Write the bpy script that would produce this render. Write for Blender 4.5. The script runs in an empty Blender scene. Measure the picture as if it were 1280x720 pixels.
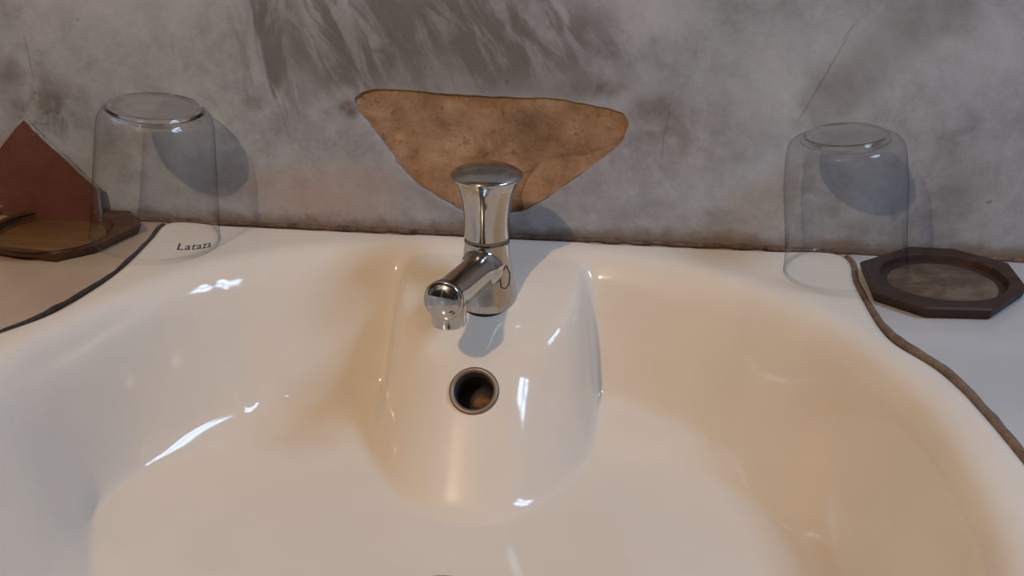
import bpy, bmesh, math, random
import numpy as np
from mathutils import Vector, Matrix, geometry, noise

scene = bpy.context.scene
COL = scene.collection
random.seed(4)
V = Vector

# ------------------------------------------------------------------ camera
PITCH, YAW, ROLL = 0.40439, 0.10819, 0.00795
cam_data = bpy.data.cameras.new('camera')
cam = bpy.data.objects.new('camera', cam_data)
COL.objects.link(cam)
fw = V((-math.sin(YAW) * math.cos(PITCH), math.cos(YAW) * math.cos(PITCH), -math.sin(PITCH)))
rt = V((math.cos(YAW), math.sin(YAW), 0))
up = rt.cross(fw)
rt2 = math.cos(ROLL) * rt + math.sin(ROLL) * up
up2 = -math.sin(ROLL) * rt + math.cos(ROLL) * up
M = Matrix((rt2, up2, -fw)).transposed().to_4x4()
M.translation = V((0.10252, -0.79213, 0.30345))
cam.matrix_world = M
cam_data.sensor_width = 36.0
cam_data.lens = 36.0 * 1587.9 / 1280.0
cam_data.clip_start = 0.02
scene.camera = cam

# ------------------------------------------------------------------ light
scene.view_settings.view_transform = 'Standard'
scene.view_settings.look = 'None'
scene.view_settings.gamma = 1.0
scene.view_settings.use_curve_mapping = False
scene.view_settings.exposure = -0.10

world = bpy.data.worlds.new('world')
scene.world = world
world.use_nodes = True
bg = world.node_tree.nodes['Background']
bg.inputs['Color'].default_value = (0.55, 0.68, 0.9, 1)
bg.inputs['Strength'].default_value = 1.0

def area_light(name, loc, target, sx, sy, power, col):
    d = bpy.data.lights.new(name, 'AREA')
    d.shape = 'RECTANGLE'; d.size = sx; d.size_y = sy; d.energy = power; d.color = col
    o = bpy.data.objects.new(name, d); COL.objects.link(o)
    o.location = loc
    o.rotation_euler = (V(target) - V(loc)).to_track_quat('-Z', 'Y').to_euler()
    return o

# the bare bulb that hangs to the left behind the viewer
bulb = bpy.data.lights.new('bulb_light', 'POINT')
bulb.energy = 55.0; bulb.color = (1.0, 0.725, 0.465); bulb.shadow_soft_size = 0.03
bo = bpy.data.objects.new('bulb_light', bulb); COL.objects.link(bo)
bo.location = (-0.55, -1.44, 1.34)
# daylight through the window in the right wall
area_light('daylight', (0.88, -0.38, 0.90), (0.0, -0.34, 0.14), 0.40, 0.32, 11.2, (0.47, 0.69, 1.0))

# ------------------------------------------------------------------ helpers
def tag(o, label=None, cat=None, group=None, kind=None):
    if label: o['label'] = label
    if cat: o['category'] = cat
    if group: o['group'] = group
    if kind: o['kind'] = kind
    return o

def empty(name, loc, label, cat, group=None):
    o = bpy.data.objects.new(name, None); COL.objects.link(o)
    o.location = loc; o.empty_display_size = 0.02
    return tag(o, label, cat, group)

def obj(name, me, mat=None, parent=None, smooth=False):
    if isinstance(me, bmesh.types.BMesh):
        bm = me; me = bpy.data.meshes.new(name); bm.to_mesh(me); bm.free()
    if mat is not None:
        for m in (mat if isinstance(mat, (list, tuple)) else [mat]): me.materials.append(m)
    if smooth:
        for p in me.polygons: p.use_smooth = True
    o = bpy.data.objects.new(name, me); COL.objects.link(o)
    if parent is not None: o.parent = parent
    return o

def pydata(name, verts, faces):
    me = bpy.data.meshes.new(name); me.from_pydata(verts, [], faces); me.update(); return me

def sharp(o, deg=35):
    me = o.data
    for p in me.polygons: p.use_smooth = True
    bm = bmesh.new(); bm.from_mesh(me)
    for e in bm.edges:
        if len(e.link_faces) == 2 and e.calc_face_angle(0) > math.radians(deg): e.smooth = False
    bm.to_mesh(me); bm.free()
    return o

def box_bm(x0, x1, y0, y1, z0, z1, bev=0.0):
    bm = bmesh.new()
    bmesh.ops.create_cube(bm, size=1, matrix=Matrix.Translation(((x0+x1)/2, (y0+y1)/2, (z0+z1)/2)) @ Matrix.Diagonal((x1-x0, y1-y0, z1-z0, 1)))
    if bev: bmesh.ops.bevel(bm, geom=bm.edges[:], offset=bev, segments=2, affect='EDGES', profile=0.5)
    return bm

def lathe_bm(prof, n=64, mat=None):
    """revolve (r, z) points about z; an r of 0 closes the end"""
    bm = bmesh.new(); rings = []
    for r, z in prof:
        if r < 1e-7: rings.append([bm.verts.new((0, 0, z))])
        else: rings.append([bm.verts.new((r*math.cos(2*math.pi*i/n), r*math.sin(2*math.pi*i/n), z)) for i in range(n)])
    for a, b in zip(rings, rings[1:]):
        for i in range(n):
            j = (i+1) % n
            if len(a) == 1 and len(b) == 1: continue
            if len(a) == 1: bm.faces.new((a[0], b[j], b[i]))
            elif len(b) == 1: bm.faces.new((a[i], a[j], b[0]))
            else: bm.faces.new((a[i], a[j], b[j], b[i]))
    bmesh.ops.recalc_face_normals(bm, faces=bm.faces[:])
    if mat is not None: bm.transform(mat)
    return bm

def smoothprof(pts, sub=6):
    """Catmull-Rom through (r, z) points"""
    P = [np.array(p, float) for p in pts]; out = []
    for i in range(len(P)-1):
        p0 = P[max(i-1, 0)]; p1 = P[i]; p2 = P[i+1]; p3 = P[min(i+2, len(P)-1)]
        for k in range(sub):
            t = k/sub
            q = 0.5*((2*p1)+(-p0+p2)*t+(2*p0-5*p1+4*p2-p3)*t*t+(-p0+3*p1-3*p2+p3)*t**3)
            out.append((max(q[0], 0.0), q[1]))
    out.append(tuple(P[-1])); return out

def tube_bm(pts, rad, n=8, closed=False, bm=None):
    bm = bm or bmesh.new(); rings = []
    N = len(pts)
    for i, p in enumerate(pts):
        p = V(p)
        a = V(pts[(i-1) % N]) if (closed or i > 0) else p
        b = V(pts[(i+1) % N]) if (closed or i < N-1) else p
        t = (b-a).normalized()
        u = t.cross(V((0, 0, 1)))
        if u.length < 1e-3: u = t.cross(V((1, 0, 0)))
        u.normalize(); w = u.cross(t)
        r = float(rad[i] if isinstance(rad, (list, tuple)) else rad)
        rings.append([bm.verts.new(p + r*(math.cos(2*math.pi*k/n)*u + math.sin(2*math.pi*k/n)*w)) for k in range(n)])
    for i in range(N if closed else N-1):
        a, b = rings[i], rings[(i+1) % N]
        for k in range(n):
            bm.faces.new((a[k], a[(k+1) % n], b[(k+1) % n], b[k]))
    if not closed:
        bm.faces.new(rings[0][::-1]); bm.faces.new(rings[-1])
    bmesh.ops.recalc_face_normals(bm, faces=bm.faces[:])
    return bm

def frame_to(axis, origin):
    """matrix whose z axis points along axis"""
    q = V(axis).to_track_quat('Z', 'Y')
    m = q.to_matrix().to_4x4(); m.translation = V(origin); return m

# ------------------------------------------------------------------ node helpers
class NT:
    def __init__(s, name):
        s.m = bpy.data.materials.new(name); s.m.use_nodes = True
        s.t = s.m.node_tree; s.n = s.t.nodes; s.l = s.t.links
        s.b = s.n['Principled BSDF']; s.out = s.n['Material Output']
        s._pos = None
    def set(s, sock, v):
        if isinstance(v, bpy.types.NodeSocket): s.l.new(v, sock)
        elif isinstance(v, (tuple, list)) and len(v) == 3 and sock.type == 'RGBA': sock.default_value = (*v, 1)
        else: sock.default_value = v
    def p(s, **kw):
        for k, v in kw.items(): s.set(s.b.inputs[k.replace('_', ' ')], v)
        return s.m
    def pos(s):
        if s._pos is None: s._pos = s.n.new('ShaderNodeTexCoord').outputs['Object']
        return s._pos
    def math(s, op, a, b=0.0, c=0.0, clamp=False):
        n = s.n.new('ShaderNodeMath'); n.operation = op; n.use_clamp = clamp
        s.set(n.inputs[0], a); s.set(n.inputs[1], b); s.set(n.inputs[2], c); return n.outputs[0]
    def vmath(s, op, a, b=(0, 0, 0)):
        n = s.n.new('ShaderNodeVectorMath'); n.operation = op
        s.set(n.inputs[0], a); s.set(n.inputs[1], b)
        return n.outputs['Value'] if op in ('LENGTH', 'DOT_PRODUCT', 'DISTANCE') else n.outputs[0]
    def mapping(s, scale=(1, 1, 1), rot=(0, 0, 0), loc=(0, 0, 0), vec=None):
        n = s.n.new('ShaderNodeMapping'); s.l.new(vec or s.pos(), n.inputs[0])
        n.inputs['Scale'].default_value = scale; n.inputs['Rotation'].default_value = rot; n.inputs['Location'].default_value = loc
        return n.outputs[0]
    def noise(s, scale, detail=4, rough=0.55, dist=0.0, vec=None):
        n = s.n.new('ShaderNodeTexNoise'); s.l.new(vec or s.pos(), n.inputs['Vector'])
        n.inputs['Scale'].default_value = scale; n.inputs['Detail'].default_value = detail
        n.inputs['Roughness'].default_value = rough; n.inputs['Distortion'].default_value = dist
        return n.outputs['Fac']
    def ramp(s, f, stops, interp='LINEAR'):
        n = s.n.new('ShaderNodeValToRGB'); s.l.new(f, n.inputs[0]); cr = n.color_ramp; cr.interpolation = interp
        while len(cr.elements) < len(stops): cr.elements.new(0.5)
        for e, (q, c) in zip(cr.elements, stops):
            e.position = q; e.color = (*c, 1) if len(c) == 3 else c
        return n.outputs[0]
    def step(s, f, lo, hi, a=0.0, b=1.0):
        n = s.n.new('ShaderNodeMapRange'); n.interpolation_type = 'SMOOTHSTEP'
        s.set(n.inputs[0], f); n.inputs[1].default_value = lo; n.inputs[2].default_value = hi
        n.inputs[3].default_value = a; n.inputs[4].default_value = b; return n.outputs[0]
    def mix(s, fac, a, b, mode='MIX'):
        n = s.n.new('ShaderNodeMix'); n.data_type = 'RGBA'; n.blend_type = mode
        s.set(n.inputs[0], fac); s.set(n.inputs[6], a); s.set(n.inputs[7], b); return n.outputs[2]
    def bump(s, h, strength=0.3, dist=0.002):
        n = s.n.new('ShaderNodeBump'); n.inputs['Strength'].default_value = strength; n.inputs['Distance'].default_value = dist
        s.l.new(h, n.inputs['Height']); s.l.new(n.outputs[0], s.b.inputs['Normal'])
    def blob(s, c, r, soft=1.0, warp=None):
        """soft ellipsoid mask: 1 at c, 0 beyond radii r"""
        d = s.vmath('SUBTRACT', warp or s.pos(), c)
        d = s.vmath('DIVIDE', d, r)
        return s.step(s.vmath('LENGTH', d), 1.0, 1.0-soft)
    def warped(s, amp, scale):
        n = s.n.new('ShaderNodeTexNoise'); s.l.new(s.pos(), n.inputs['Vector']); n.inputs['Scale'].default_value = scale
        n.inputs['Detail'].default_value = 3
        d = s.vmath('SUBTRACT', n.outputs['Color'], (0.5, 0.5, 0.5))
        d = s.vmath('MULTIPLY', d, (amp, amp, amp))
        return s.vmath('ADD', s.pos(), d)
    def seg(s, a, b, w, vec=None):
        """line mask between two points of the wall plane (x, z)"""
        a = np.array(a, float); b = np.array(b, float); L = np.linalg.norm(b-a); d = (b-a)/L
        q = s.vmath('SUBTRACT', vec or s.pos(), (a[0], 0, a[1]))
        al = s.vmath('DOT_PRODUCT', q, (d[0], 0, d[1])); ac = s.vmath('DOT_PRODUCT', q, (-d[1], 0, d[0]))
        m = s.step(s.math('ABSOLUTE', ac), w, w*0.3)
        m = s.math('MULTIPLY', m, s.step(al, -0.004, 0.004))
        return s.math('MULTIPLY', m, s.step(al, L+0.004, L-0.004))

# ------------------------------------------------------------------ materials
def mat_simple(name, col, rough=0.6, **kw):
    t = NT(name); return t.p(Base_Color=col, Roughness=rough, **kw)

def mat_ceramic():
    t = NT('glazed_ceramic')
    f = t.noise(9, 3)
    c = t.mix(t.step(f, 0.35, 0.7), (0.725, 0.655, 0.57), (0.765, 0.695, 0.605))
    t.p(Base_Color=c, Roughness=0.095, IOR=1.46)
    return t.m

def mat_tile(name, a, b):
    t = NT(name)
    c = t.mix(t.step(t.noise(14, 3), 0.35, 0.7), a, b)
    t.p(Base_Color=c, Roughness=0.16); return t.m

def mat_plaster():
    t = NT('grey_plaster')
    w = t.warped(0.03, 14)
    big = t.noise(9, 5, 0.6, 0.4)
    fine = t.noise(60, 6, 0.7)
    c = t.ramp(big, [(0.25, (0.248, 0.259, 0.280)), (0.5, (0.317, 0.332, 0.359)), (0.75, (0.396, 0.414, 0.452))])
    c = t.mix(0.45, c, t.ramp(fine, [(0.3, (0.239, 0.249, 0.269)), (0.5, (0.317, 0.332, 0.359)), (0.7, (0.414, 0.434, 0.474))]))
    mott = t.ramp(t.noise(26, 8, 0.75, 0.3), [(0.32, (0.62, 0.61, 0.60)), (0.5, (1, 1, 1)), (0.7, (1.22, 1.22, 1.22))])
    c = t.mix(0.75, c, mott, 'MULTIPLY')
    c = t.mix(1.0, c, (1.05, 1.07, 1.11), 'MULTIPLY')
    # faint rosy-brown tint left of the tap, low on the wall
    c = t.mix(t.math('MULTIPLY', t.blob((-0.115, 0, 0.022), (0.10, 1, 0.04), 1.0, w), 0.65), c, (0.385, 0.285, 0.225))
    # pale cloudy trowel patches
    for cc, r in (((0.30, 0, 0.135), (0.13, 1, 0.05)), ((0.19, 0, 0.11), (0.07, 1, 0.05)), ((-0.25, 0, 0.15), (0.09, 1, 0.05)), ((0.10, 0, 0.155), (0.05, 1, 0.03))):
        c = t.mix(t.math('MULTIPLY', t.blob(cc, r, 1.0, w), 0.4), c, (0.530, 0.557, 0.608))
    # diagonal dark brush strokes above the bare patch
    def strokes(ang, across, along, lo, hi):
        v = t.warped(0.010, 26); c_, s_ = math.cos(ang), math.sin(ang)
        n = t.n.new('ShaderNodeCombineXYZ')
        t.l.new(t.math('MULTIPLY', t.vmath('DOT_PRODUCT', v, (c_, 0, s_)), across), n.inputs[0])
        t.l.new(t.math('MULTIPLY', t.vmath('DOT_PRODUCT', v, (-s_, 0, c_)), along), n.inputs[2])
        return t.step(t.noise(1.0, 5, 0.62, 0.5, n.outputs[0]), lo, hi)
    s1 = strokes(0.50, 66, 17, 0.39, 0.58)
    m1 = t.blob((-0.005, 0, 0.132), (0.13, 1, 0.046), 0.7, w)
    m1b = t.blob((-0.085, 0, 0.135), (0.085, 1, 0.060), 0.7, w)
    s2 = strokes(0.16, 72, 14, 0.40, 0.60)
    m2 = t.blob((-0.142, 0, 0.118), (0.036, 1, 0.075), 0.75, w)
    k = t.math('MAXIMUM', t.math('MULTIPLY', s1, t.math('MAXIMUM', m1, m1b)), t.math('MULTIPLY', s2, m2))
    c = t.mix(t.math('MULTIPLY', k, 0.72), c, (0.080, 0.074, 0.070))
    # a general grey-brown soot around the strokes
    soot = t.math('MAXIMUM', t.blob((-0.03, 0, 0.125), (0.17, 1, 0.06), 1.0, w), t.blob((0.02, 0, 0.106), (0.11, 1, 0.020), 0.8, w))
    c = t.mix(t.math('MULTIPLY', soot, 0.50), c, (0.15, 0.135, 0.12))
    # other stains: (centre, radii, strength, colour)
    n3 = t.step(t.noise(38, 5, 0.7, 0.6), 0.38, 0.62)
    for cc, r, st, colr in (
        ((0.105, 0, 0.085), (0.03, 1, 0.022), 0.7, (0.12, 0.105, 0.09)),
        ((0.065, 0, 0.103), (0.035, 1, 0.009), 0.8, (0.10, 0.09, 0.08)),
        ((-0.30, 0, 0.075), (0.055, 1, 0.034), 0.9, (0.10, 0.085, 0.07)),
        ((-0.325, 0, 0.10), (0.02, 1, 0.02), 0.6, (0.10, 0.09, 0.08)),
        ((-0.255, 0, 0.06), (0.03, 1, 0.03), 0.45, (0.13, 0.11, 0.095)),
        ((0.125, 0, 0.072), (0.07, 1, 0.035), 0.45, (0.16, 0.135, 0.115)),
        ((0.07, 0, 0.040), (0.02, 1, 0.016), 0.55, (0.14, 0.13, 0.12)),
        ((0.215, 0, 0.112), (0.03, 1, 0.02), 0.5, (0.17, 0.16, 0.15)),
        ((0.27, 0, 0.155), (0.05, 1, 0.03), 0.5, (0.17, 0.165, 0.16)),
        ((0.165, 0, 0.155), (0.04, 1, 0.02), 0.35, (0.18, 0.17, 0.16)),
        ((0.30, 0, 0.055), (0.07, 1, 0.04), 0.35, (0.19, 0.19, 0.19)),
        ((-0.0905, 0, 0.0870), (0.010, 1, 0.011), 0.9, (0.10, 0.055, 0.03)),
        ((-0.155, 0, 0.088), (0.012, 1, 0.009), 0.6, (0.10, 0.09, 0.08)),
        ((0.10, 0, 0.02), (0.09, 1, 0.018), 0.35, (0.17, 0.14, 0.12))):
        m = t.math('MULTIPLY', t.blob(cc, r, 1.0, w), t.math('ADD', t.math('MULTIPLY', n3, 0.75), 0.25))
        c = t.mix(t.math('MULTIPLY', m, st), c, colr)
    # broad darker trowel band from the right glass up to the top right
    bd = t.seg((0.20, 0.085), (0.295, 0.185), 0.022, w)
    c = t.mix(t.math('MULTIPLY', bd, 0.35), c, (0.17, 0.165, 0.16))
    # fine cracks
    for a, b in (((0.197, 0.087), (0.222, 0.142)), ((0.113, 0.06), (0.116, 0.092)), ((0.219, 0.14), (0.226, 0.15)), ((-0.305, 0.095), (-0.308, 0.125))):
        c = t.mix(t.math('MULTIPLY', t.seg(a, b, 0.0009, t.warped(0.004, 50)), 0.32), c, (0.09, 0.08, 0.07))
    # rusty tide mark along the foot of the wall
    z = t.n.new('ShaderNodeSeparateXYZ'); t.l.new(t.pos(), z.inputs[0])
    zz = t.math('ADD', z.outputs[2], t.math('MULTIPLY', t.math('SUBTRACT', t.noise(45, 4, 0.7), 0.5), 0.022))
    c = t.mix(t.math('MULTIPLY', t.step(zz, 0.013, 0.002), 0.75), c, (0.17, 0.105, 0.065))
    specks = t.step(t.noise(230, 2, 0.5), 0.70, 0.76)
    c = t.mix(t.math('MULTIPLY', t.math('MULTIPLY', specks, t.step(zz, 0.02, 0.004)), 0.8), c, (0.06, 0.04, 0.03))
    sp2 = t.step(t.noise(120, 1, 0.4), 0.77, 0.80)
    c = t.mix(t.math('MULTIPLY', sp2, 0.5), c, (0.11, 0.10, 0.09))
    t.p(Base_Color=c, Roughness=0.62, Specular_IOR_Level=0.35)
    t.bump(t.math('ADD', t.math('MULTIPLY', t.noise(25, 6, 0.65), 1.0), t.math('MULTIPLY', k, -0.25)), 0.25, 0.004)
    return t.m

def mat_patch(name, tint=1.0):
    t = NT(name)
    w = t.warped(0.02, 30)
    c = t.ramp(t.noise(28, 6, 0.65, 0.5), [(0.28, (0.155*tint, 0.088*tint, 0.047*tint)), (0.5, (0.27*tint, 0.165*tint, 0.095*tint)), (0.72, (0.36*tint, 0.245*tint, 0.165*tint))])
    for cc, r, st, colr in (
        ((0.028, 0, 0.075), (0.03, 1, 0.022), 0.75, (0.12, 0.067, 0.036)),
        ((-0.03, 0, 0.075), (0.018, 1, 0.014), 0.5, (0.15, 0.095, 0.06)),
        ((-0.055, 0, 0.08), (0.03, 1, 0.03), 0.45, (0.30, 0.20, 0.135)),
        ((0.035, 0, 0.076), (0.006, 1, 0.008), 0.7, (0.33, 0.20, 0.11)),
        ((-0.012, 0, 0.084), (0.006, 1, 0.010), 0.55, (0.33, 0.245, 0.17)),
        ((0.075, 0, 0.075), (0.025, 1, 0.02), 0.4, (0.34, 0.20, 0.12)),
        ((-0.05, 0, 0.04), (0.02, 1, 0.02), 0.6, (0.30, 0.15, 0.06)),
        ((0.02, 0, 0.02), (0.03, 1, 0.012), 0.7, (0.14, 0.09, 0.055))):
        c = t.mix(t.math('MULTIPLY', t.blob(cc, r, 1.0, w), st), c, colr)
    c = t.mix(0.8, c, t.ramp(t.noise(75, 7, 0.75, 0.4), [(0.33, (0.66, 0.60, 0.54)), (0.5, (1, 1, 1)), (0.68, (1.28, 1.25, 1.22))]), 'MULTIPLY')
    sp = t.step(t.noise(150, 3, 0.6), 0.62, 0.71)
    c = t.mix(t.math('MULTIPLY', sp, 0.55), c, (0.10, 0.065, 0.04))
    t.p(Base_Color=c, Roughness=0.7, Specular_IOR_Level=0.3)
    t.bump(t.noise(60, 8, 0.75), 0.7, 0.004)
    return t.m

def mat_chrome(name='chrome', col=(0.49, 0.485, 0.48), r=0.13):
    t = NT(name)
    rr = t.step(t.noise(45, 4, 0.6), 0.3, 0.8, r*0.7, r*1.7)
    t.p(Base_Color=col, Metallic=1.0, Roughness=rr); return t.m

def mat_wood(name, dark, light, dust=None):
    t = NT(name)
    v = t.mapping(scale=(18, 130, 60), rot=(0, 0, 0.5))
    c = t.ramp(t.noise(1.0, 5, 0.6, 0.6, v), [(0.3, dark), (0.7, light)])
    if dust: c = t.mix(t.math('MULTIPLY', t.step(t.noise(55, 5, 0.65, 0.5), 0.42, 0.66), 0.75), c, dust)
    t.p(Base_Color=c, Roughness=0.55, Specular_IOR_Level=0.3); t.bump(t.noise(1.0, 4, 0.6, 0.3, v), 0.3, 0.001); return t.m

def mat_thin_glass():
    # thin clear sheet: straight-through light, a Fresnel reflection, a faint grey where the sheet is seen edge-on
    t = NT('clear_glass_sheet')
    tr = t.n.new('ShaderNodeBsdfTransparent'); gl = t.n.new('ShaderNodeBsdfGlossy'); mx = t.n.new('ShaderNodeMixShader')
    lw = t.n.new('ShaderNodeLayerWeight'); lw.inputs[0].default_value = 0.5
    col = t.ramp(lw.outputs['Facing'], [(0.0, (0.985, 0.988, 0.988)), (0.55, (0.95, 0.955, 0.96)), (0.82, (0.84, 0.85, 0.865)), (1.0, (0.42, 0.44, 0.48))])
    t.l.new(col, tr.inputs[0]); gl.inputs['Roughness'].default_value = 0.02
    t.l.new(t.math('ADD', t.math('MULTIPLY', t.math('POWER', lw.outputs['Facing'], 3.5), 0.34), 0.030), mx.inputs[0])
    t.l.new(tr.outputs[0], mx.inputs[1]); t.l.new(gl.outputs[0], mx.inputs[2]); t.l.new(mx.outputs[0], t.out.inputs['Surface'])
    return t.m

def mat_solid_glass():
    t = NT('clear_glass_solid')
    t.p(Base_Color=(0.90, 0.90, 0.88), Roughness=0.0, IOR=1.46); t.b.inputs['Transmission Weight'].default_value = 1.0
    tr = t.n.new('ShaderNodeBsdfTransparent'); tr.inputs[0].default_value = (0.93, 0.94, 0.94, 1); mx = t.n.new('ShaderNodeMixShader')
    lw = t.n.new('ShaderNodeLayerWeight'); lw.inputs[0].default_value = 0.5
    t.l.new(t.step(lw.outputs['Facing'], 0.0, 0.6, 0.50, 1.0), mx.inputs[0])
    t.l.new(tr.outputs[0], mx.inputs[1]); t.l.new(t.b.outputs[0], mx.inputs[2]); t.l.new(mx.outputs[0], t.out.inputs['Surface'])
    return t.m

def mat_shard():
    t = NT('red_tile')
    c = t.ramp(t.noise(40, 6, 0.7), [(0.3, (0.075, 0.023, 0.017)), (0.7, (0.135, 0.047, 0.036))])
    v = t.mapping(scale=(35, 30, 170), rot=(0, -0.55, 0))
    vein = t.step(t.noise(1.0, 3, 0.5, 0.4, v), 0.66, 0.72)
    c = t.mix(t.math('MULTIPLY', vein, 0.6), c, (0.36, 0.23, 0.19))
    t.p(Base_Color=c, Roughness=0.5); t.bump(t.noise(80, 5, 0.7), 0.25, 0.001); return t.m

def mat_grout(name, a, b):
    t = NT(name); c = t.ramp(t.noise(160, 5, 0.7), [(0.3, a), (0.7, b)])
    t.p(Base_Color=c, Roughness=0.85); t.bump(t.noise(300, 4, 0.7), 0.6, 0.002); return t.m

CERAMIC = mat_ceramic(); TILE = mat_tile('grey_white_tile', (0.46, 0.46, 0.465), (0.52, 0.52, 0.525)); TILE_L = mat_tile('tile_tinted_beige', (0.40, 0.30, 0.215), (0.46, 0.355, 0.26)); PLASTER = mat_plaster(); PATCH = mat_patch('bare_stone', 1.40); PATCH2 = mat_patch('bare_stone_piece', 1.52)
CHROME = mat_chrome(); CHROME_WORN = mat_chrome('worn_chrome', (0.42, 0.37, 0.31), 0.28)
GLASS = mat_thin_glass(); GLASS_SOLID = mat_solid_glass()
DARK = mat_simple('dark_rubber', (0.012, 0.011, 0.010), 0.6)
ROOM = mat_simple('room_plaster', (0.27, 0.25, 0.235), 0.8)
FLOORM = mat_simple('floor_cement', (0.22, 0.19, 0.165), 0.6)
PANELM = mat_simple('dark_panel_paint', (0.022, 0.026, 0.038), 0.5)
FRAMEM = mat_simple('window_frame_wood', (0.10, 0.06, 0.035), 0.5)

# ------------------------------------------------------------------ outlines (polar about the drain)
CX, CY = 0.008, -0.257
def polar(points, n, sm=3.0):
    th = []; rr = []
    for x, y in points:
        dx, dy = x-CX, y-CY
        th.append(math.atan2(dy, dx)); rr.append(math.hypot(dx, dy))
    o = np.argsort(th); th = np.array(th)[o]; rr = np.array(rr)[o]
    T = np.concatenate([th-2*np.pi, th, th+2*np.pi]); R = np.tile(rr, 3)
    # cubic Hermite (finite-difference tangents), periodic
    m = np.gradient(R, T)
    q = np.linspace(-np.pi, np.pi, n, endpoint=False)
    i = np.searchsorted(T, q)-1; h = T[i+1]-T[i]; t = (q-T[i])/h
    v = (2*t**3-3*t**2+1)*R[i]+(t**3-2*t**2+t)*h*m[i]+(-2*t**3+3*t**2)*R[i+1]+(t**3-t**2)*h*m[i+1]
    if sm > 0:
        k = np.exp(-0.5*(np.arange(-20, 21)/sm)**2); k /= k.sum()
        v = np.convolve(np.concatenate([v[-20:], v, v[:20]]), k, 'valid')
    return q, v
NT_RAYS = 720
# outer edge of the sink (the seam), inner rim edge, upper crease, floor outline
OUT = [(-0.2232, -0.0015), (-0.2228, -0.03), (-0.222, -0.067), (-0.2275, -0.126), (-0.237, -0.165), (-0.249, -0.189), (-0.266, -0.225), (-0.281, -0.275), (-0.288, -0.34),
       (-0.272, -0.42), (-0.215, -0.49), (-0.11, -0.53), (0.008, -0.54), (0.126, -0.53), (0.228, -0.49), (0.278, -0.42), (0.293, -0.34),
       (0.284, -0.266), (0.2755, -0.217), (0.264, -0.170), (0.2445, -0.128), (0.2385, -0.084), (0.236, -0.047), (0.233, -0.0015)]
for i in range(1, 12): OUT.append((-0.2232+(0.4562)*i/12, -0.0015))
RIM = [(-0.229, -0.228), (-0.210, -0.160), (-0.188, -0.108), (-0.152, -0.066), (-0.10, -0.036), (-0.045, -0.024), (0.010, -0.021), (0.065, -0.024), (0.12, -0.038),
       (0.172, -0.068), (0.208, -0.104), (0.231, -0.150), (0.247, -0.202), (0.256, -0.257), (0.258, -0.320), (0.245, -0.40), (0.19, -0.465), (0.10, -0.497), (0.008, -0.507),
       (-0.09, -0.497), (-0.175, -0.465), (-0.23, -0.40), (-0.242, -0.310)]
UPC = [(-0.205, -0.222), (-0.206, -0.200), (-0.195, -0.165), (-0.168, -0.127), (-0.120, -0.088), (-0.065, -0.062), (0.010, -0.053), (0.089, -0.062), (0.125, -0.083), (0.158, -0.117), (0.192, -0.165), (0.212, -0.210),
       (0.218, -0.26), (0.212, -0.33), (0.165, -0.425), (0.008, -0.478), (-0.145, -0.425), (-0.172, -0.36), (-0.182, -0.300), (-0.192, -0.255)]
FLO = [(-0.2035, -0.205), (-0.2035, -0.192), (-0.197, -0.174), (-0.168, -0.144), (-0.127, -0.116), (-0.085, -0.107), (-0.045, -0.108), (0.010, -0.105), (0.060, -0.104), (0.110, -0.114), (0.150, -0.132), (0.180, -0.162),
       (0.196, -0.210), (0.196, -0.26), (0.18, -0.34), (0.13, -0.42), (0.008, -0.455), (-0.11, -0.42), (-0.150, -0.34), (-0.172, -0.275), (-0.190, -0.235)]
TH, RO = polar(OUT, NT_RAYS, 0.8)
_, RA = polar(RIM, NT_RAYS, 6)
_, RB = polar(UPC, NT_RAYS, 5)
_, RC = polar(FLO, NT_RAYS, 1.5)
RB = np.minimum(RB, RA-0.014); RC = np.minimum(RC, RB-0.005)

def gsmooth(a, s):
    k = int(s*3.5)+1; w = np.exp(-0.5*(np.arange(-k, k+1)/s)**2); w /= w.sum()
    return np.convolve(np.concatenate([np.full(k, a[0]), a, np.full(k, a[-1])]), w, 'valid')

STEP = 0.0005
def ray_profile(i):
    """z along one ray, sampled every STEP from r = 0 outwards"""
    ro, ra, rb, rc = RO[i], RA[i], RB[i], RC[i]
    r = np.arange(0, ro+0.02, STEP)
    y = CY + math.sin(TH[i])*ro
    lift = 0.0035*np.clip((-0.10-y)/0.10, 0, 1)**1.5       # the rim stands proud of the counter towards the front
    kr = [0, 0.03, rc*0.55, rc, rb, ra-0.004, ra+0.003, ra+0.02, 1]
    kz = [-0.1115, -0.1105, -0.105, -0.098, -0.084, -0.0035, lift*0.6, lift, lift]
    z = np.interp(r, kr, kz)
    a = gsmooth(z, 0.0075/STEP); b = gsmooth(z, 0.0022/STEP)
    w = np.clip((r-(rb+0.5*(ra-rb)))/(0.4*(ra-rb)+1e-6), 0, 1)
    return r, a*w+b*(1-w)

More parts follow.
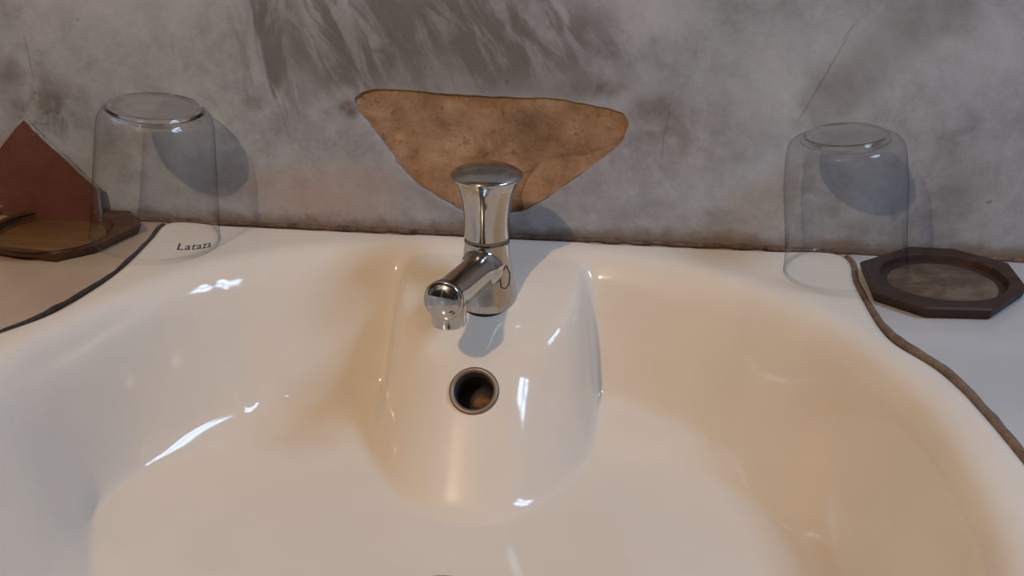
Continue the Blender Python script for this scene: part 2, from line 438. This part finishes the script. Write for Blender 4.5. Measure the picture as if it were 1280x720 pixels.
# pillar platform that carries the tap: a rounded nose growing out of the back of the bowl
PX = 0.009
PY = np.array([0.0, 0.020, 0.045, 0.066, 0.090, 0.112, 0.130, 0.150, 0.176, 0.200, 0.40])
PZ = np.array([-0.0020, -0.0036, -0.0085, -0.0140, -0.0225, -0.0360, -0.0520, -0.0740, -0.1010, -0.128, -0.35])
_yy = np.arange(0, 0.4, 0.0005); _pz = gsmooth(np.interp(_yy, PY, PZ), 0.008/0.0005)
_gx = np.arange(-0.20, 0.22, 0.001); _gy = np.arange(-0.56, 0.03, 0.001)
def _platform_grid():
    X, Y = np.meshgrid(_gx, _gy, indexing='ij')
    top = np.interp(-Y, _yy, _pz)
    u = np.abs(X-PX)/0.0650
    ut = np.sqrt(np.clip(1-(np.clip(-Y-0.048, 0, 1)/0.064)**2, 0, 1))*0.97
    e = 1.25+1.35*(1-ut)
    q = np.clip((u-ut)/(1.03-ut), 0, None)
    drop = 0.062*np.where(q < 1, np.power(q, e), 1+e*(q-1))
    Z = top-np.minimum(drop, 0.4)
    k = np.exp(-0.5*(np.arange(-14, 15)/3.6)**2); k /= k.sum()
    for ax in (0, 1):
        Z = np.apply_along_axis(lambda v: np.convolve(np.concatenate([np.full(14, v[0]), v, np.full(14, v[-1])]), k, 'valid'), ax, Z)
    return Z
_GZ = _platform_grid()
def platform(x, y):
    fx = np.clip((np.asarray(x, float)-_gx[0])/0.001, 0, len(_gx)-1.001); fy = np.clip((np.asarray(y, float)-_gy[0])/0.001, 0, len(_gy)-1.001)
    i = fx.astype(int); j = fy.astype(int); a = fx-i; b = fy-j
    return _GZ[i, j]*(1-a)*(1-b)+_GZ[i+1, j]*a*(1-b)+_GZ[i, j+1]*(1-a)*b+_GZ[i+1, j+1]*a*b

def smax(a, b, k):
    h = np.clip(0.5+0.5*(b-a)/k, 0, 1)
    return a*(1-h)+b*h+k*h*(1-h)

def bowl_z(x, y):
    dx, dy = x-CX, y-CY
    i = int(round((math.atan2(dy, dx)+math.pi)/(2*math.pi)*NT_RAYS)) % NT_RAYS
    r, z = ray_profile(i)
    return float(np.interp(math.hypot(dx, dy), r, z))
def sink_z(x, y):
    return float(smax(np.array(bowl_z(x, y)), platform(np.array(x), np.array(y)), 0.007))

# overflow hole: on the nose, centre and normal
OFX, OFY = 0.0080, -0.1275
def surf_normal(x, y, e=0.002):
    gx = (sink_z(x+e, y)-sink_z(x-e, y))/(2*e); gy = (sink_z(x, y+e)-sink_z(x, y-e))/(2*e)
    return V((-gx, -gy, 1)).normalized()
OFZ = sink_z(OFX, OFY); OFN = surf_normal(OFX, OFY, 0.012)
OFC = V((OFX, OFY, OFZ))

# ------------------------------------------------------------------ setting
def plaster_wall():
    hole = [(-0.0885, 0.089), (-0.0865, 0.0925), (-0.076, 0.0975), (-0.055, 0.0978), (-0.026, 0.0962), (0.0, 0.0958), (0.022, 0.0958), (0.046, 0.095), (0.065, 0.0925), (0.079, 0.0905),
            (0.087, 0.087), (0.0905, 0.0805), (0.0885, 0.073), (0.083, 0.0645), (0.066, 0.050), (0.048, 0.0355), (0.036, 0.026), (0.022, 0.0172), (0.001, 0.0145), (-0.019, 0.0168),
            (-0.034, 0.0250), (-0.048, 0.0335), (-0.056, 0.042), (-0.063, 0.051), (-0.070, 0.061), (-0.079, 0.0735), (-0.085, 0.0815)]
    pts = []
    n = len(hole)
    for i in range(n):
        p0, p1, p2, p3 = [np.array(hole[(i+k) % n]) for k in (-1, 0, 1, 2)]
        for k in range(7):
            t = k/7
            q = 0.5*((2*p1)+(-p0+p2)*t+(2*p0-5*p1+4*p2-p3)*t*t+(-p0+3*p1-3*p2+p3)*t**3)
            j = noise.noise(V((q[0]*260, q[1]*260, 3)))*0.0010+noise.noise(V((q[0]*80, q[1]*80, 9)))*0.0012
            c = np.array((0.0, 0.058)); dr = (q-c)/np.linalg.norm(q-c)
            pts.append(q+dr*j)
    outer = [(-1.1, -0.85), (0.85, -0.85), (0.85, 1.6), (-1.1, 1.6)]
    polys = [[V((a, b, 0)) for a, b in outer], [V((a, b, 0)) for a, b in pts]]
    flat = [V((a, 0, b)) for a, b in outer]+[V((a, 0, b)) for a, b in pts]
    tris = geometry.tessellate_polygon(polys)
    bm = bmesh.new()
    vs = [bm.verts.new(v) for v in flat]
    for t in tris:
        try: bm.faces.new([vs[k] for k in t])
        except ValueError: pass
    # chamfered broken lip, then the cut face of the plaster coat
    N = len(pts); base = vs[4:]
    c = V((0.0, 0, 0.058))
    ring = base
    for inset, dep in ((0.0003, 0.0003), (0.0005, 0.0011), (0.0006, 0.006)):
        nr = []
        for k in range(N):
            p = flat[4+k]; d = (c-p).normalized()
            nr.append(bm.verts.new(p+d*inset*(1+0.6*noise.noise(p*300))+V((0, dep, 0))))
        for k in range(N):
            bm.faces.new((ring[k], ring[(k+1) % N], nr[(k+1) % N], nr[k]))
        ring = nr
    # solid masonry behind the plaster coat
    x0, x1, z0, z1, yb, yf = -1.1, 0.85, -0.85, 1.6, 0.10, 0.006
    g = [bm.verts.new(p) for p in ((x0, yb, z0), (x1, yb, z0), (x1, yb, z1), (x0, yb, z1))]
    bm.faces.new(g)
    for k in range(4): bm.faces.new((vs[k], vs[(k+1) % 4], g[(k+1) % 4], g[k]))
    bm.faces.new(ring)
    bmesh.ops.recalc_face_normals(bm, faces=bm.faces[:])
    # the flat face must look into the room
    bm.normal_update()
    f = max(bm.faces, key=lambda q: q.calc_area())
    if f.normal.y > 0: bmesh.ops.reverse_faces(bm, faces=bm.faces[:])
    return obj('wall_back', bm, PLASTER)
wall = tag(plaster_wall(), kind='structure')

# bare stone behind the broken plaster: a gently uneven sheet, and a separate piece beyond the crack
def stone_sheet():
    nx, nz = 60, 32; vs = []; fs = []
    for j in range(nz+1):
        for i in range(nx+1):
            x = -0.10+0.20*i/nx; z = 0.005+0.10*j/nz
            vs.append((x, 0.0022-0.0010*noise.fractal(V((x*45, 0, z*45)), 1.0, 2.0, 4), z))
    for j in range(nz):
        for i in range(nx):
            a = j*(nx+1)+i; fs.append((a, a+1, a+nx+2, a+nx+1))
    return pydata('bare_stone', vs, fs)
obj('bare_stone', stone_sheet(), PATCH, wall, True)
def stone_piece():
    top = [(0.0255, 0.0400), (0.0300, 0.0470), (0.0345, 0.0525), (0.0410, 0.0550), (0.0520, 0.0572), (0.063, 0.0580), (0.0745, 0.0630), (0.0845, 0.0660)]
    low = [(0.0680, 0.0515), (0.0500, 0.0372), (0.0380, 0.0280), (0.0240, 0.0190), (0.0220, 0.0290)]
    P = top+low
    bm = bmesh.new(); f = []; b = []
    c = np.mean(np.array(P), 0)
    for x, z in P:
        d = (np.array((x, z))-c)*0.985+c
        f.append(bm.verts.new((d[0], -0.0001+0.0006*noise.noise(V((x*90, 1, z*90))), d[1]))); b.append(bm.verts.new((x, 0.005, z)))
    bm.faces.new(f)
    n = len(P)
    for k in range(n): bm.faces.new((f[k], f[(k+1) % n], b[(k+1) % n], b[k]))
    bmesh.ops.recalc_face_normals(bm, faces=bm.faces[:])
    return bm
obj('stone_piece', stone_piece(), PATCH2, wall)

tag(obj('wall_left', box_bm(-1.2, -1.1, -2.1, 0.1, -0.85, 1.6), ROOM), kind='structure')
tag(obj('ceiling', box_bm(-1.2, 0.95, -2.1, 0.1, 1.6, 1.7), ROOM), kind='structure')
tag(obj('floor', box_bm(-1.2, 0.95, -2.1, 0.1, -0.95, -0.85), FLOORM), kind='structure')
tag(obj('wall_front', box_bm(-1.2, 0.95, -2.1, -2.0, -0.85, 1.6), ROOM), kind='structure')
tag(obj('added_dark_panel_1', box_bm(-0.95, 0.72, -2.0, -1.96, -0.85, 1.45, 0.004), PANELM), kind='structure')  # unseen dark panel, added to put a dark strip in the chrome
tag(obj('added_dark_panel_2', box_bm(-1.1, -1.06, -1.85, -0.60, -0.85, 1.3, 0.004), PANELM), kind='structure')  # second added panel, darkens what the knob mirrors on its left
# right wall with the window opening
wr = bmesh.new()
Y0, Y1, Z0, Z1 = -0.63, -0.13, 0.69, 1.11
for a in ((-2.1, Y0, -0.85, 1.6), (Y1, 0.1, -0.85, 1.6), (Y0, Y1, -0.85, Z0), (Y0, Y1, Z1, 1.6)):
    t_ = box_bm(0.85, 0.95, a[0], a[1], a[2], a[3]); me_ = bpy.data.meshes.new('t'); t_.to_mesh(me_); t_.free(); wr.from_mesh(me_)
tag(obj('wall_right', wr, ROOM), kind='structure')
win = tag(obj('window_1', box_bm(0.845, 0.875, Y0, Y0+0.045, Z0, Z1), FRAMEM), kind='structure')
for a in ((Y1-0.045, Y1, Z0, Z1), (Y0+0.045, Y1-0.045, Z0, Z0+0.045), (Y0+0.045, Y1-0.045, Z1-0.045, Z1)):
    obj('frame_bar', box_bm(0.845, 0.875, *a), FRAMEM, win)
for k in range(1, 2):
    y = Y0+(Y1-Y0)*k/2; obj('glazing_bar', box_bm(0.85, 0.872, y-0.014, y+0.014, Z0, Z1), FRAMEM, win)
obj('glazing_bar', box_bm(0.851, 0.871, Y0, Y1, 0.888, 0.912), FRAMEM, win)

# ------------------------------------------------------------------ counter (one white glazed slab round the sink)
counter = empty('countertop', (0, -0.27, 0), 'white glazed countertop running along the grey wall either side of the basin', 'countertop')
counter.location = (0, 0, 0)
def counter_bm():
    x0, x1, y0, y1 = -1.09, 0.84, -0.575, -0.001
    gap = 0.0026; bm = bmesh.new(); A = []; B = []; C = []; D = []
    for i in range(0, NT_RAYS, 2):
        c, s = math.cos(TH[i]), math.sin(TH[i]); r = RO[i]+gap
        tx = ((x1-CX)/c if c > 0 else (x0-CX)/c) if abs(c) > 1e-9 else 1e9
        ty = ((y1-CY)/s if s > 0 else (y0-CY)/s) if abs(s) > 1e-9 else 1e9
        R = min(tx, ty); r = min(r, R-0.0002)
        p = (CX+c*r, CY+s*r); q = (CX+c*R, CY+s*R); p2 = (CX+c*min(r+0.0015, R-0.0001), CY+s*min(r+0.0015, R-0.0001))
        D.append(bm.verts.new((p[0], p[1], -0.04))); A.append(bm.verts.new((p[0], p[1], -0.0022))); B.append(bm.verts.new((p2[0], p2[1], -0.001))); C.append(bm.verts.new((q[0], q[1], -0.001)))
    n = len(A)
    E_ = [bm.verts.new((v.co.x, v.co.y, -0.04)) for v in C]
    for k in range(n):
        j = (k+1) % n
        for P, Q in ((D, A), (A, B), (B, C), (C, E_), (E_, D)):
            bm.faces.new((P[k], P[j], Q[j], Q[k]))
    # exact corners
    bmesh.ops.recalc_face_normals(bm, faces=bm.faces[:])
    return bm
def half(bm, side):
    g = bm.verts[:]+bm.edges[:]+bm.faces[:]
    bmesh.ops.bisect_plane(bm, geom=g, plane_co=(CX, 0, 0), plane_no=(side, 0, 0), clear_inner=True)
    return bm
tag(obj('slab', half(counter_bm(), -1), TILE_L, counter), 'glazed slab tinted beige left of the basin')  # left half tinted darker and warmer than the right half
tag(obj('slab', half(counter_bm(), 1), TILE, counter), 'greyish white glazed slab right of the basin')
tag(obj('counter_base_panel', box_bm(-1.1, 0.85, -0.58, -0.545, -0.85, -0.041), ROOM), kind='structure')  # unseen base panel under the counter's front edge
GR = mat_grout('brown_grout', (0.10, 0.065, 0.04), (0.24, 0.165, 0.11)); GL = mat_grout('gap_shade_black', (0.018, 0.014, 0.011), (0.055, 0.04, 0.03))
def seam(side):
    ids = [i for i in range(NT_RAYS) if (math.cos(TH[i]) > 0) == (side > 0) and -0.42 < CY+math.sin(TH[i])*RO[i] < -0.003 and abs(CX+math.cos(TH[i])*RO[i]) > 0.21]
    pts = []
    for i in ids:
        r = RO[i]+0.0013
        yy = CY+math.sin(TH[i])*r; f = min(1, max(0, (-0.09-yy)/0.06))
        pts.append((CX+math.cos(TH[i])*(r+0.001*f), yy, -0.0026+0.0022*f+0.0006*noise.noise(V((i*0.11, side, 0)))))
    if side < 0:
        pts.sort(key=lambda p: p[1])
    rad = [0.0021+0.0008*min(1, max(0, (-0.09-p[1])/0.06))*(side > 0)-0.0004*(side < 0)+0.0006*noise.noise(V((i*0.2, 5, side))) for i, p in enumerate(pts)]
    return tube_bm(pts, rad, 8)
tag(obj('grout_and_gap_shade', seam(1), GR, counter, True), 'brown sandy grout line')
tag(obj('grout_and_gap_shade', seam(-1), GL, counter, True), 'black strip for the shade in the open seam')  # open gap on this side; the strip's black is its shade
# rough mortar bead along the foot of the wall, behind the sink deck
pts = [(-0.36+0.72*i/150, -0.0006, 0.0002+0.0007*noise.noise(V((i*0.35, 0, 0)))) for i in range(151)]
obj('mortar_bead', tube_bm(pts, [0.0018+0.0011*noise.noise(V((i*0.45, 7, 0))) for i in range(151)], 8), mat_grout('rusty_mortar', (0.05, 0.03, 0.02), (0.20, 0.13, 0.085)), wall, True)

# ------------------------------------------------------------------ washbasin
sink = empty('washbasin', (CX, CY, 0), 'white ceramic washbasin with a rounded tap platform below the plaster wall', 'sink')
def basin_mesh():
    NR = 210
    verts = np.zeros((NT_RAYS, NR+5, 3))
    for i in range(NT_RAYS):
        r, z = ray_profile(i)
        ro = RO[i]; er = 0.006
        rs = np.linspace(0.021, ro-er, NR)
        zs = np.interp(rs, r, z)
        c, s = math.cos(TH[i]), math.sin(TH[i])
        xs, ys = CX+c*rs, CY+s*rs
        pz = platform(xs, ys)
        zs = smax(zs, pz, 0.007)
        verts[i, :NR, 0] = xs; verts[i, :NR, 1] = ys; verts[i, :NR, 2] = zs
        zt = zs[-1]
        for k in range(5):                                  # rolled outer edge
            a = (k+1)/4*math.pi/2
            rr = ro-er+er*math.sin(a) if k < 4 else ro-0.001
            zz = zt-er*(1-math.cos(a)) if k < 4 else zt-0.03
            verts[i, NR+k] = (CX+c*rr, CY+s*rr, zz)
    # soften across rays
    zc = verts[:, :NR, 2]
    verts[:, :NR, 2] = (zc+np.roll(zc, 1, 0)+np.roll(zc, -1, 0)+np.roll(zc, 2, 0)+np.roll(zc, -2, 0))/5
    M_ = NR+5
    flat = verts.reshape(-1, 3)
    cen = np.array(OFC); dist = np.linalg.norm(flat-cen, axis=1)
    faces = []
    for i in range(NT_RAYS):
        j = (i+1) % NT_RAYS
        for k in range(M_-1):
            f = (i*M_+k, i*M_+k+1, j*M_+k+1, j*M_+k)
            if min(dist[v] for v in f) < 0.0122: continue
            faces.append(f)
    return pydata('bowl', flat.tolist(), faces)
SINKLOC = V((CX, CY, 0))
def rel(o): o.location = o.location-SINKLOC; return o
bowl = rel(obj('bowl', basin_mesh(), CERAMIC, sink, True))
# overflow: worn ring, dark throat, rusty lump inside
mo = frame_to(OFN, OFC)
ring = rel(obj('overflow_ring', lathe_bm(smoothprof([(0.0116, -0.008), (0.0116, -0.0010), (0.0120, 0.0006), (0.0133, 0.0013), (0.0145, 0.0009), (0.0151, -0.0006), (0.0151, -0.003)], 4), 64, mo), mat_simple('tarnished_brass', (0.23, 0.185, 0.15), 0.42, Metallic=0.65), sink, True))
tag(ring, 'dull tarnished metal ring round the overflow hole')
throat = rel(obj('overflow_throat', lathe_bm([(0.0117, -0.002), (0.0115, -0.020), (0.0100, -0.024), (0, -0.024)], 48, mo), mat_simple('overflow_dark', (0.035, 0.030, 0.028), 0.5), sink, True))
lump_m = mo @ Matrix.Translation((0.0052, -0.0042, -0.0120)) @ Matrix.Diagonal((1.25, 0.75, 1.0, 1))
lb = bmesh.new(); bmesh.ops.create_icosphere(lb, subdivisions=3, radius=0.0052)
for v in lb.verts: v.co *= 1+0.10*noise.noise(v.co*300)
lb.transform(lump_m)
tag(rel(obj('rust_deposit', lb, mat_grout('rust', (0.16, 0.06, 0.025), (0.40, 0.18, 0.08)), sink, True)), 'orange rust lump inside the overflow hole')
# drain
dz = -0.1115
rel(obj('drain_flange', lathe_bm(smoothprof([(0.0185, dz-0.012), (0.0188, dz-0.001), (0.0205, dz+0.0012), (0.026, dz+0.0016), (0.0290, dz+0.0010), (0.0298, dz-0.0012)], 4), 64, Matrix.Translation((CX, CY, 0))), CHROME_WORN, sink, True))
rel(obj('drain_plug', lathe_bm([(0.0182, dz-0.010), (0.0182, dz-0.004), (0.012, dz-0.0025), (0, dz-0.002)], 48, Matrix.Translation((CX, CY, 0))), DARK, sink, True))

# ------------------------------------------------------------------ pillar tap
TX, TY = 0.0078, -0.066
TZ = sink_z(TX, TY)
tap = empty('pillar_tap', (TX, TY, TZ), 'chrome pillar tap with flared knob on the back of the washbasin', 'tap')
BODY = [(0.0191, -0.0050), (0.0190, -0.0010), (0.0184, 0.0030), (0.0170, 0.010), (0.0155, 0.020), (0.0143, 0.031), (0.0140, 0.0360), (0.0136, 0.0375), (0, 0.0375)]
sharp(obj('body', lathe_bm(smoothprof(BODY[:7], 4)+BODY[7:], 72), CHROME, tap), 40)
obj('base_gasket', lathe_bm([(0.0190, -0.0095), (0.0193, -0.0066), (0.0190, -0.0046), (0.0165, -0.0046)], 64), DARK, tap, True)
obj('neck_ring', lathe_bm([(0.0132, 0.0370), (0.0132, 0.0400)], 48), mat_simple('limescale', (0.20, 0.16, 0.12), 0.7), tap, True)
KN = [(0.0128, 0.0388), (0.0138, 0.0392), (0.0139, 0.043), (0.0141, 0.050), (0.0147, 0.057), (0.0158, 0.064), (0.0176, 0.0705), (0.0200, 0.0750), (0.0216, 0.0772)]
TOP = [(0.0221, 0.0780), (0.0222, 0.0786), (0.0218, 0.0794), (0.0195, 0.0812), (0.015, 0.0832), (0.008, 0.0846), (0, 0.0850)]
sharp(obj('knob', lathe_bm(smoothprof(KN[1:], 5)+smoothprof(TOP, 5), 96), CHROME, tap), 55)
# spout: fluted out of the body, slightly rising, domed end and a short nozzle below
SD = V((-0.20, -0.98, 0.09)).normalized(); S0 = V((0, 0, 0.0205)); SL = 0.077
ms = frame_to(SD, S0)
sp = [(0.0138, 0.009), (0.0130, 0.0140), (0.0116, 0.0185), (0.0108, 0.024), (0.0106, 0.040), (0.0107, SL-0.016), (0.0110, SL-0.010), (0.0114, SL-0.006), (0.0117, SL-0.003)]
cap = [(0.0117, SL-0.002), (0.0118, SL-0.0006), (0.0113, SL+0.0007), (0.0103, SL+0.0010), (0.0095, SL+0.0013), (0.0070, SL+0.0026), (0.0035, SL+0.0034), (0, SL+0.0036)]
spout = sharp(obj('spout', lathe_bm(smoothprof(sp, 5), 56, ms), CHROME, tap), 60)
obj('spout_cap', lathe_bm(smoothprof(cap, 4), 56, ms), CHROME, spout, True)
nz = S0+SD*(SL-0.0095)
mn = Matrix.Translation(nz)
sharp(obj('nozzle', lathe_bm([(0.0102, -0.004), (0.0102, -0.0160), (0.0098, -0.0172), (0.0066, -0.0172), (0.0064, -0.0120), (0, -0.0120)], 48, mn), CHROME, spout), 40)
# drop-shaped mark outlined on the body's right shoulder
def mark():
    shape = [(1.2*a_, 1.15*b_) for a_, b_ in [(0.0012, 0.0060), (0.0036, 0.0005), (0.0018, -0.0046), (-0.0008, -0.0062), (-0.0033, -0.0050), (-0.0034, -0.0002), (-0.0018, 0.0032)]]
    ang0 = math.radians(-36); z0 = 0.0165; pts = []
    def br(z): return float(np.interp(z, [b[1] for b in BODY[2:7]], [b[0] for b in BODY[2:7]]))
    n = len(shape)
    for k in range(n):
        for t in np.linspace(0, 1, 5, endpoint=False):
            u = shape[k][0]*(1-t)+shape[(k+1) % n][0]*t; w = shape[k][1]*(1-t)+shape[(k+1) % n][1]*t
            r = br(z0+w)+0.0001; a = ang0+u/0.0150
            pts.append((r*math.cos(a), r*math.sin(a), z0+w))
    return tube_bm(pts, 0.00038, 6, True)
tag(obj('maker_mark', mark(), mat_simple('mark_ink', (0.03, 0.028, 0.03), 0.5), tap, True), 'thin dark drop outline printed on the tap body')

# ------------------------------------------------------------------ tumblers, mouth down, straddling the seam and a tray edge
def tumbler(name, loc, tilt, R, Rs, Rf, H, label, thick, text=False):
    t = empty(name, loc, label, 'glass', 'upturned tumblers beside the basin')
    t.rotation_euler = (0, tilt, 0)
    w = 0.0013; sh = 0.016
    outer = smoothprof([(R, 0.0), (R-0.0003, 0.004), (R-0.0012, 0.02), (Rs+0.0008, H*0.6), (Rs, H-sh-0.006), (Rs-0.0013, H-sh*0.62), (Rs-0.0040, H-sh*0.28), (Rf+0.0008, H-0.0022)], 5)
    inner = smoothprof([(Rf-0.0035, H-thick), (Rs-0.0062, H-thick-0.0035), (Rs-0.0035, H-thick-0.010), (Rs-0.0016, H-sh-0.012), (Rs-0.0006, H*0.58), (R-0.0026, 0.018), (R-0.0015, 0.003), (R-0.0010, 0.0)], 5)
    wall_ = obj('glass_wall', lathe_bm(outer+[], 96), GLASS, t, True)
    rim_pts = [(R-0.0006)*np.array((math.cos(a), math.sin(a))) for a in np.linspace(0, 2*math.pi, 96, endpoint=False)]
    obj('rim', tube_bm([(p[0], p[1], 0.0009) for p in rim_pts], 0.0010, 8, True), GLASS, t, True)
    # solid glass foot
    base = smoothprof([(Rf, H-0.0012), (Rf-0.0008, H-0.0002), (Rf-0.0022, H), (Rf-0.0042, H-0.0008), (Rf-0.0065, H-0.0022), (Rf*0.4, H-0.0026), (0, H-0.0026)], 4)
    under = [(Rf+0.0008, H-0.0022), (Rf+0.0012, H-0.0040), (Rf-0.0005, H-thick*0.85), (Rf-0.0030, H-thick), (Rf*0.4, H-thick-0.0004), (0, H-thick-0.0004)]
    prof = list(reversed(smoothprof(under, 4)))+base
    obj('foot', lathe_bm(prof, 96), GLASS_SOLID, t, True)
    if text:
        cu = bpy.data.curves.new('lettering', 'FONT'); cu.body = text; cu.size = 0.0074; cu.space_character = 1.12; cu.shear = 0.25; cu.extrude = 0; cu.resolution_u = 3; cu.offset = 0.00012
        to = bpy.data.objects.new('tmp', cu); COL.objects.link(to)
        dg = bpy.context.evaluated_depsgraph_get(); dg.update()
        me = bpy.data.meshes.new_from_object(to.evaluated_get(dg)); bpy.data.objects.remove(to)
        bm = bmesh.new(); bm.from_mesh(me)
        bmesh.ops.subdivide_edges(bm, edges=bm.edges[:], cuts=1)
        xm = max(v.co.x for v in bm.verts)
        for v in bm.verts:
            a = math.radians(-52)+v.co.x/R*1.35; z = 0.0078+v.co.y*0.85-v.co.x*0.22
            r = R+0.0002-0.06*z
            v.co = (r*math.cos(a), r*math.sin(a), z)
        tag(obj('lettering', bm, mat_simple('etched_lettering', (0.05, 0.055, 0.06), 0.6), t), 'small dark handwritten-style lettering near the mouth')
    return t
TILT = math.radians(6.0)
RL, RR = 0.0415, 0.0378
# rotate about the y axis so the outer side is lifted; keep the inner rim on the sink deck
tumbler('tumbler', (-0.2145, -0.0430, RL*math.sin(TILT)), TILT, RL, 0.0372, 0.0300, 0.0895, 'clear upturned glass with lettering near its mouth, left of the tap', 0.0085, 'Lataza')
tumbler('tumbler', (0.2300, -0.0400, RR*math.sin(TILT)), -TILT, RR, 0.0362, 0.0255, 0.0875, 'clear plain upturned glass right of the tap, overlapping the right wooden tray', 0.0060)

# ------------------------------------------------------------------ wooden octagonal trays
def tray(name, c, verts, label, mats, h, rin, rot=0.0, cin=(0, 0)):
    t = empty(name, (c[0], c[1], -0.001), label, 'tray', 'octagonal wooden trays')
    bm = bmesh.new(); N = 96; ch = 0.0012
    # outline resampled by angle so that top ring and round recess share spokes
    P = [np.array(v)-np.array(c) for v in verts]
    P.sort(key=lambda p: math.atan2(p[1], p[0]))
    A = [math.atan2(p[1], p[0]) for p in P]
    angs = sorted(set(A+[2*math.pi*k/N-math.pi for k in range(N)]))
    angs = [a for i, a in enumerate(angs) if i == 0 or a-angs[i-1] > 0.004 or a in A]
    def ro(a):
        n = len(P)
        for k in range(n):
            p, q = P[k], P[(k+1) % n]
            d = np.array((math.cos(a), math.sin(a)))
            M2 = np.array([[d[0], p[0]-q[0]], [d[1], p[1]-q[1]]])
            if abs(np.linalg.det(M2)) < 1e-12: continue
            s, u = np.linalg.solve(M2, p)
            if s > 0 and -1e-6 <= u <= 1+1e-6: return s
        return 0.045
    lev = []
    for a in angs:
        R = ro(a); cs, sn = math.cos(a), math.sin(a)
        ri = rin*(1+0.015*math.sin(2*a+1))
        row = [(R-0.0030, 0.0), (R-0.0018, 0.0012), (R, h-ch), (R-ch, h), (ri+0.0012, h), (ri, h-0.0008), (ri-0.0008, h*0.34+0.0006), (ri-0.0028, h*0.34), (0.010, h*0.33)]
        lev.append([bm.verts.new((cs*r+(cin[0] if k > 4 else 0)*(0 if k < 4 else 1), sn*r+(cin[1] if k > 4 else 0), z)) for k, (r, z) in enumerate(row)])
    cb = bm.verts.new((cin[0], cin[1], h*0.33)); n = len(angs)
    und = bm.verts.new((0, 0, 0))
    for i in range(n):
        a, b = lev[i], lev[(i+1) % n]
        for k in range(len(a)-1):
            f = bm.faces.new((a[k], b[k], b[k+1], a[k+1]))
        bm.faces.new((a[-1], b[-1], cb)); bm.faces.new((a[0], und, b[0]))
    bmesh.ops.recalc_face_normals(bm, faces=bm.faces[:])
    body = sharp(obj('tray_body', bm, mats[0], t), 40)
    # worn floor of the recess
    disc = lathe_bm([(rin-0.0045, h*0.34-0.0002), (rin-0.0060, h*0.34+0.0006), (0, h*0.34+0.0006)], 64, Matrix.Translation((cin[0], cin[1], 0)))
    obj('recess_floor', disc, mats[1], t, True)
    return t
WD1 = mat_wood('dark_wood_amber', (0.040, 0.017, 0.009), (0.095, 0.042, 0.018))
WF1 = mat_wood('amber_wood_floor', (0.10, 0.048, 0.016), (0.17, 0.085, 0.032))
WD2 = mat_wood('dark_wood_brown', (0.024, 0.014, 0.011), (0.060, 0.032, 0.022))
WF2 = mat_wood('dusty_wood_floor', (0.07, 0.045, 0.03), (0.125, 0.085, 0.055), (0.185, 0.14, 0.10))
def octo(c, r, degs): return [(c[0]+r*math.cos(math.radians(d)), c[1]+r*math.sin(math.radians(d))) for d in degs]
cl = (-0.2830, -0.0455)
tray('wooden_tray', cl, [(-0.2650, -0.0835), (-0.2445, -0.0640), (-0.2315, -0.0240), (-0.2470, -0.0025), (-0.286, -0.0020), (-0.322, -0.0150), (-0.334, -0.0500), (-0.308, -0.0780)],
     'amber-brown octagonal wooden tray in front of the red tile shard', (WD1, WF1), 0.0080, 0.0395, 0, (-0.0025, 0.001))
cr = (0.2870, -0.0510)
tray('wooden_tray', cr, [(0.2395, -0.0330), (0.2405, -0.0790), (0.2675, -0.1010), (0.3055, -0.0985), (0.3340, -0.0610), (0.3325, -0.0240), (0.3030, -0.0022), (0.2740, -0.0022)],
     'dark brown octagonal wooden tray with a dusty recess right of the plain glass', (WD2, WF2), 0.0080, 0.0375, 0, (0.000, 0.000))

# ------------------------------------------------------------------ broken red tile leaning on the wall
def shard():
    P = [(-0.3280, 0.0), (-0.2640, 0.0), (-0.2655, 0.0250), (-0.2720, 0.0305), (-0.2900, 0.0475), (-0.3000, 0.0560), (-0.3130, 0.0695), (-0.3190, 0.0640), (-0.3330, 0.0480), (-0.3480, 0.0330), (-0.3540, 0.0170), (-0.3380, 0.0080)]
    q = []
    n = len(P)
    for k in range(n):
        a, b = np.array(P[k]), np.array(P[(k+1) % n])
        for t in np.linspace(0, 1, 6, endpoint=False):
            p = a*(1-t)+b*t
            j = 0.0007*noise.noise(V((p[0]*400, p[1]*400, 2))) if p[1] > 0.001 else 0
            q.append((p[0]+j, max(p[1]+j, 0)))
    bm = bmesh.new(); th = 0.005
    ct = np.array((-0.305, 0.03))
    ff = []; ch = []; bb = []
    for x, z in q:
        d = (np.array((x, z))-ct)*0.985+ct
        ff.append(bm.verts.new((d[0], -th, d[1]))); ch.append(bm.verts.new((x, -th+0.0008, z))); bb.append(bm.verts.new((x, 0, z)))
    bm.faces.new(ff); bm.faces.new(bb[::-1]); m = len(q)
    for k in range(m):
        j = (k+1) % m
        bm.faces.new((ff[k], ff[j], ch[j], ch[k])); f = bm.faces.new((ch[k], ch[j], bb[j], bb[k])); f.material_index = 1
    bmesh.ops.recalc_face_normals(bm, faces=bm.faces[:])
    o = obj('tile_shard', bm, [mat_shard(), mat_grout('pale_tile_body', (0.24, 0.20, 0.16), (0.40, 0.35, 0.29))])
    o.rotation_euler = (math.radians(-7), 0, 0); o.location = (0, -0.0105, 0.0)
    return tag(o, 'broken reddish-brown tile piece leaning on the wall behind the left tray', 'tile')
shard()
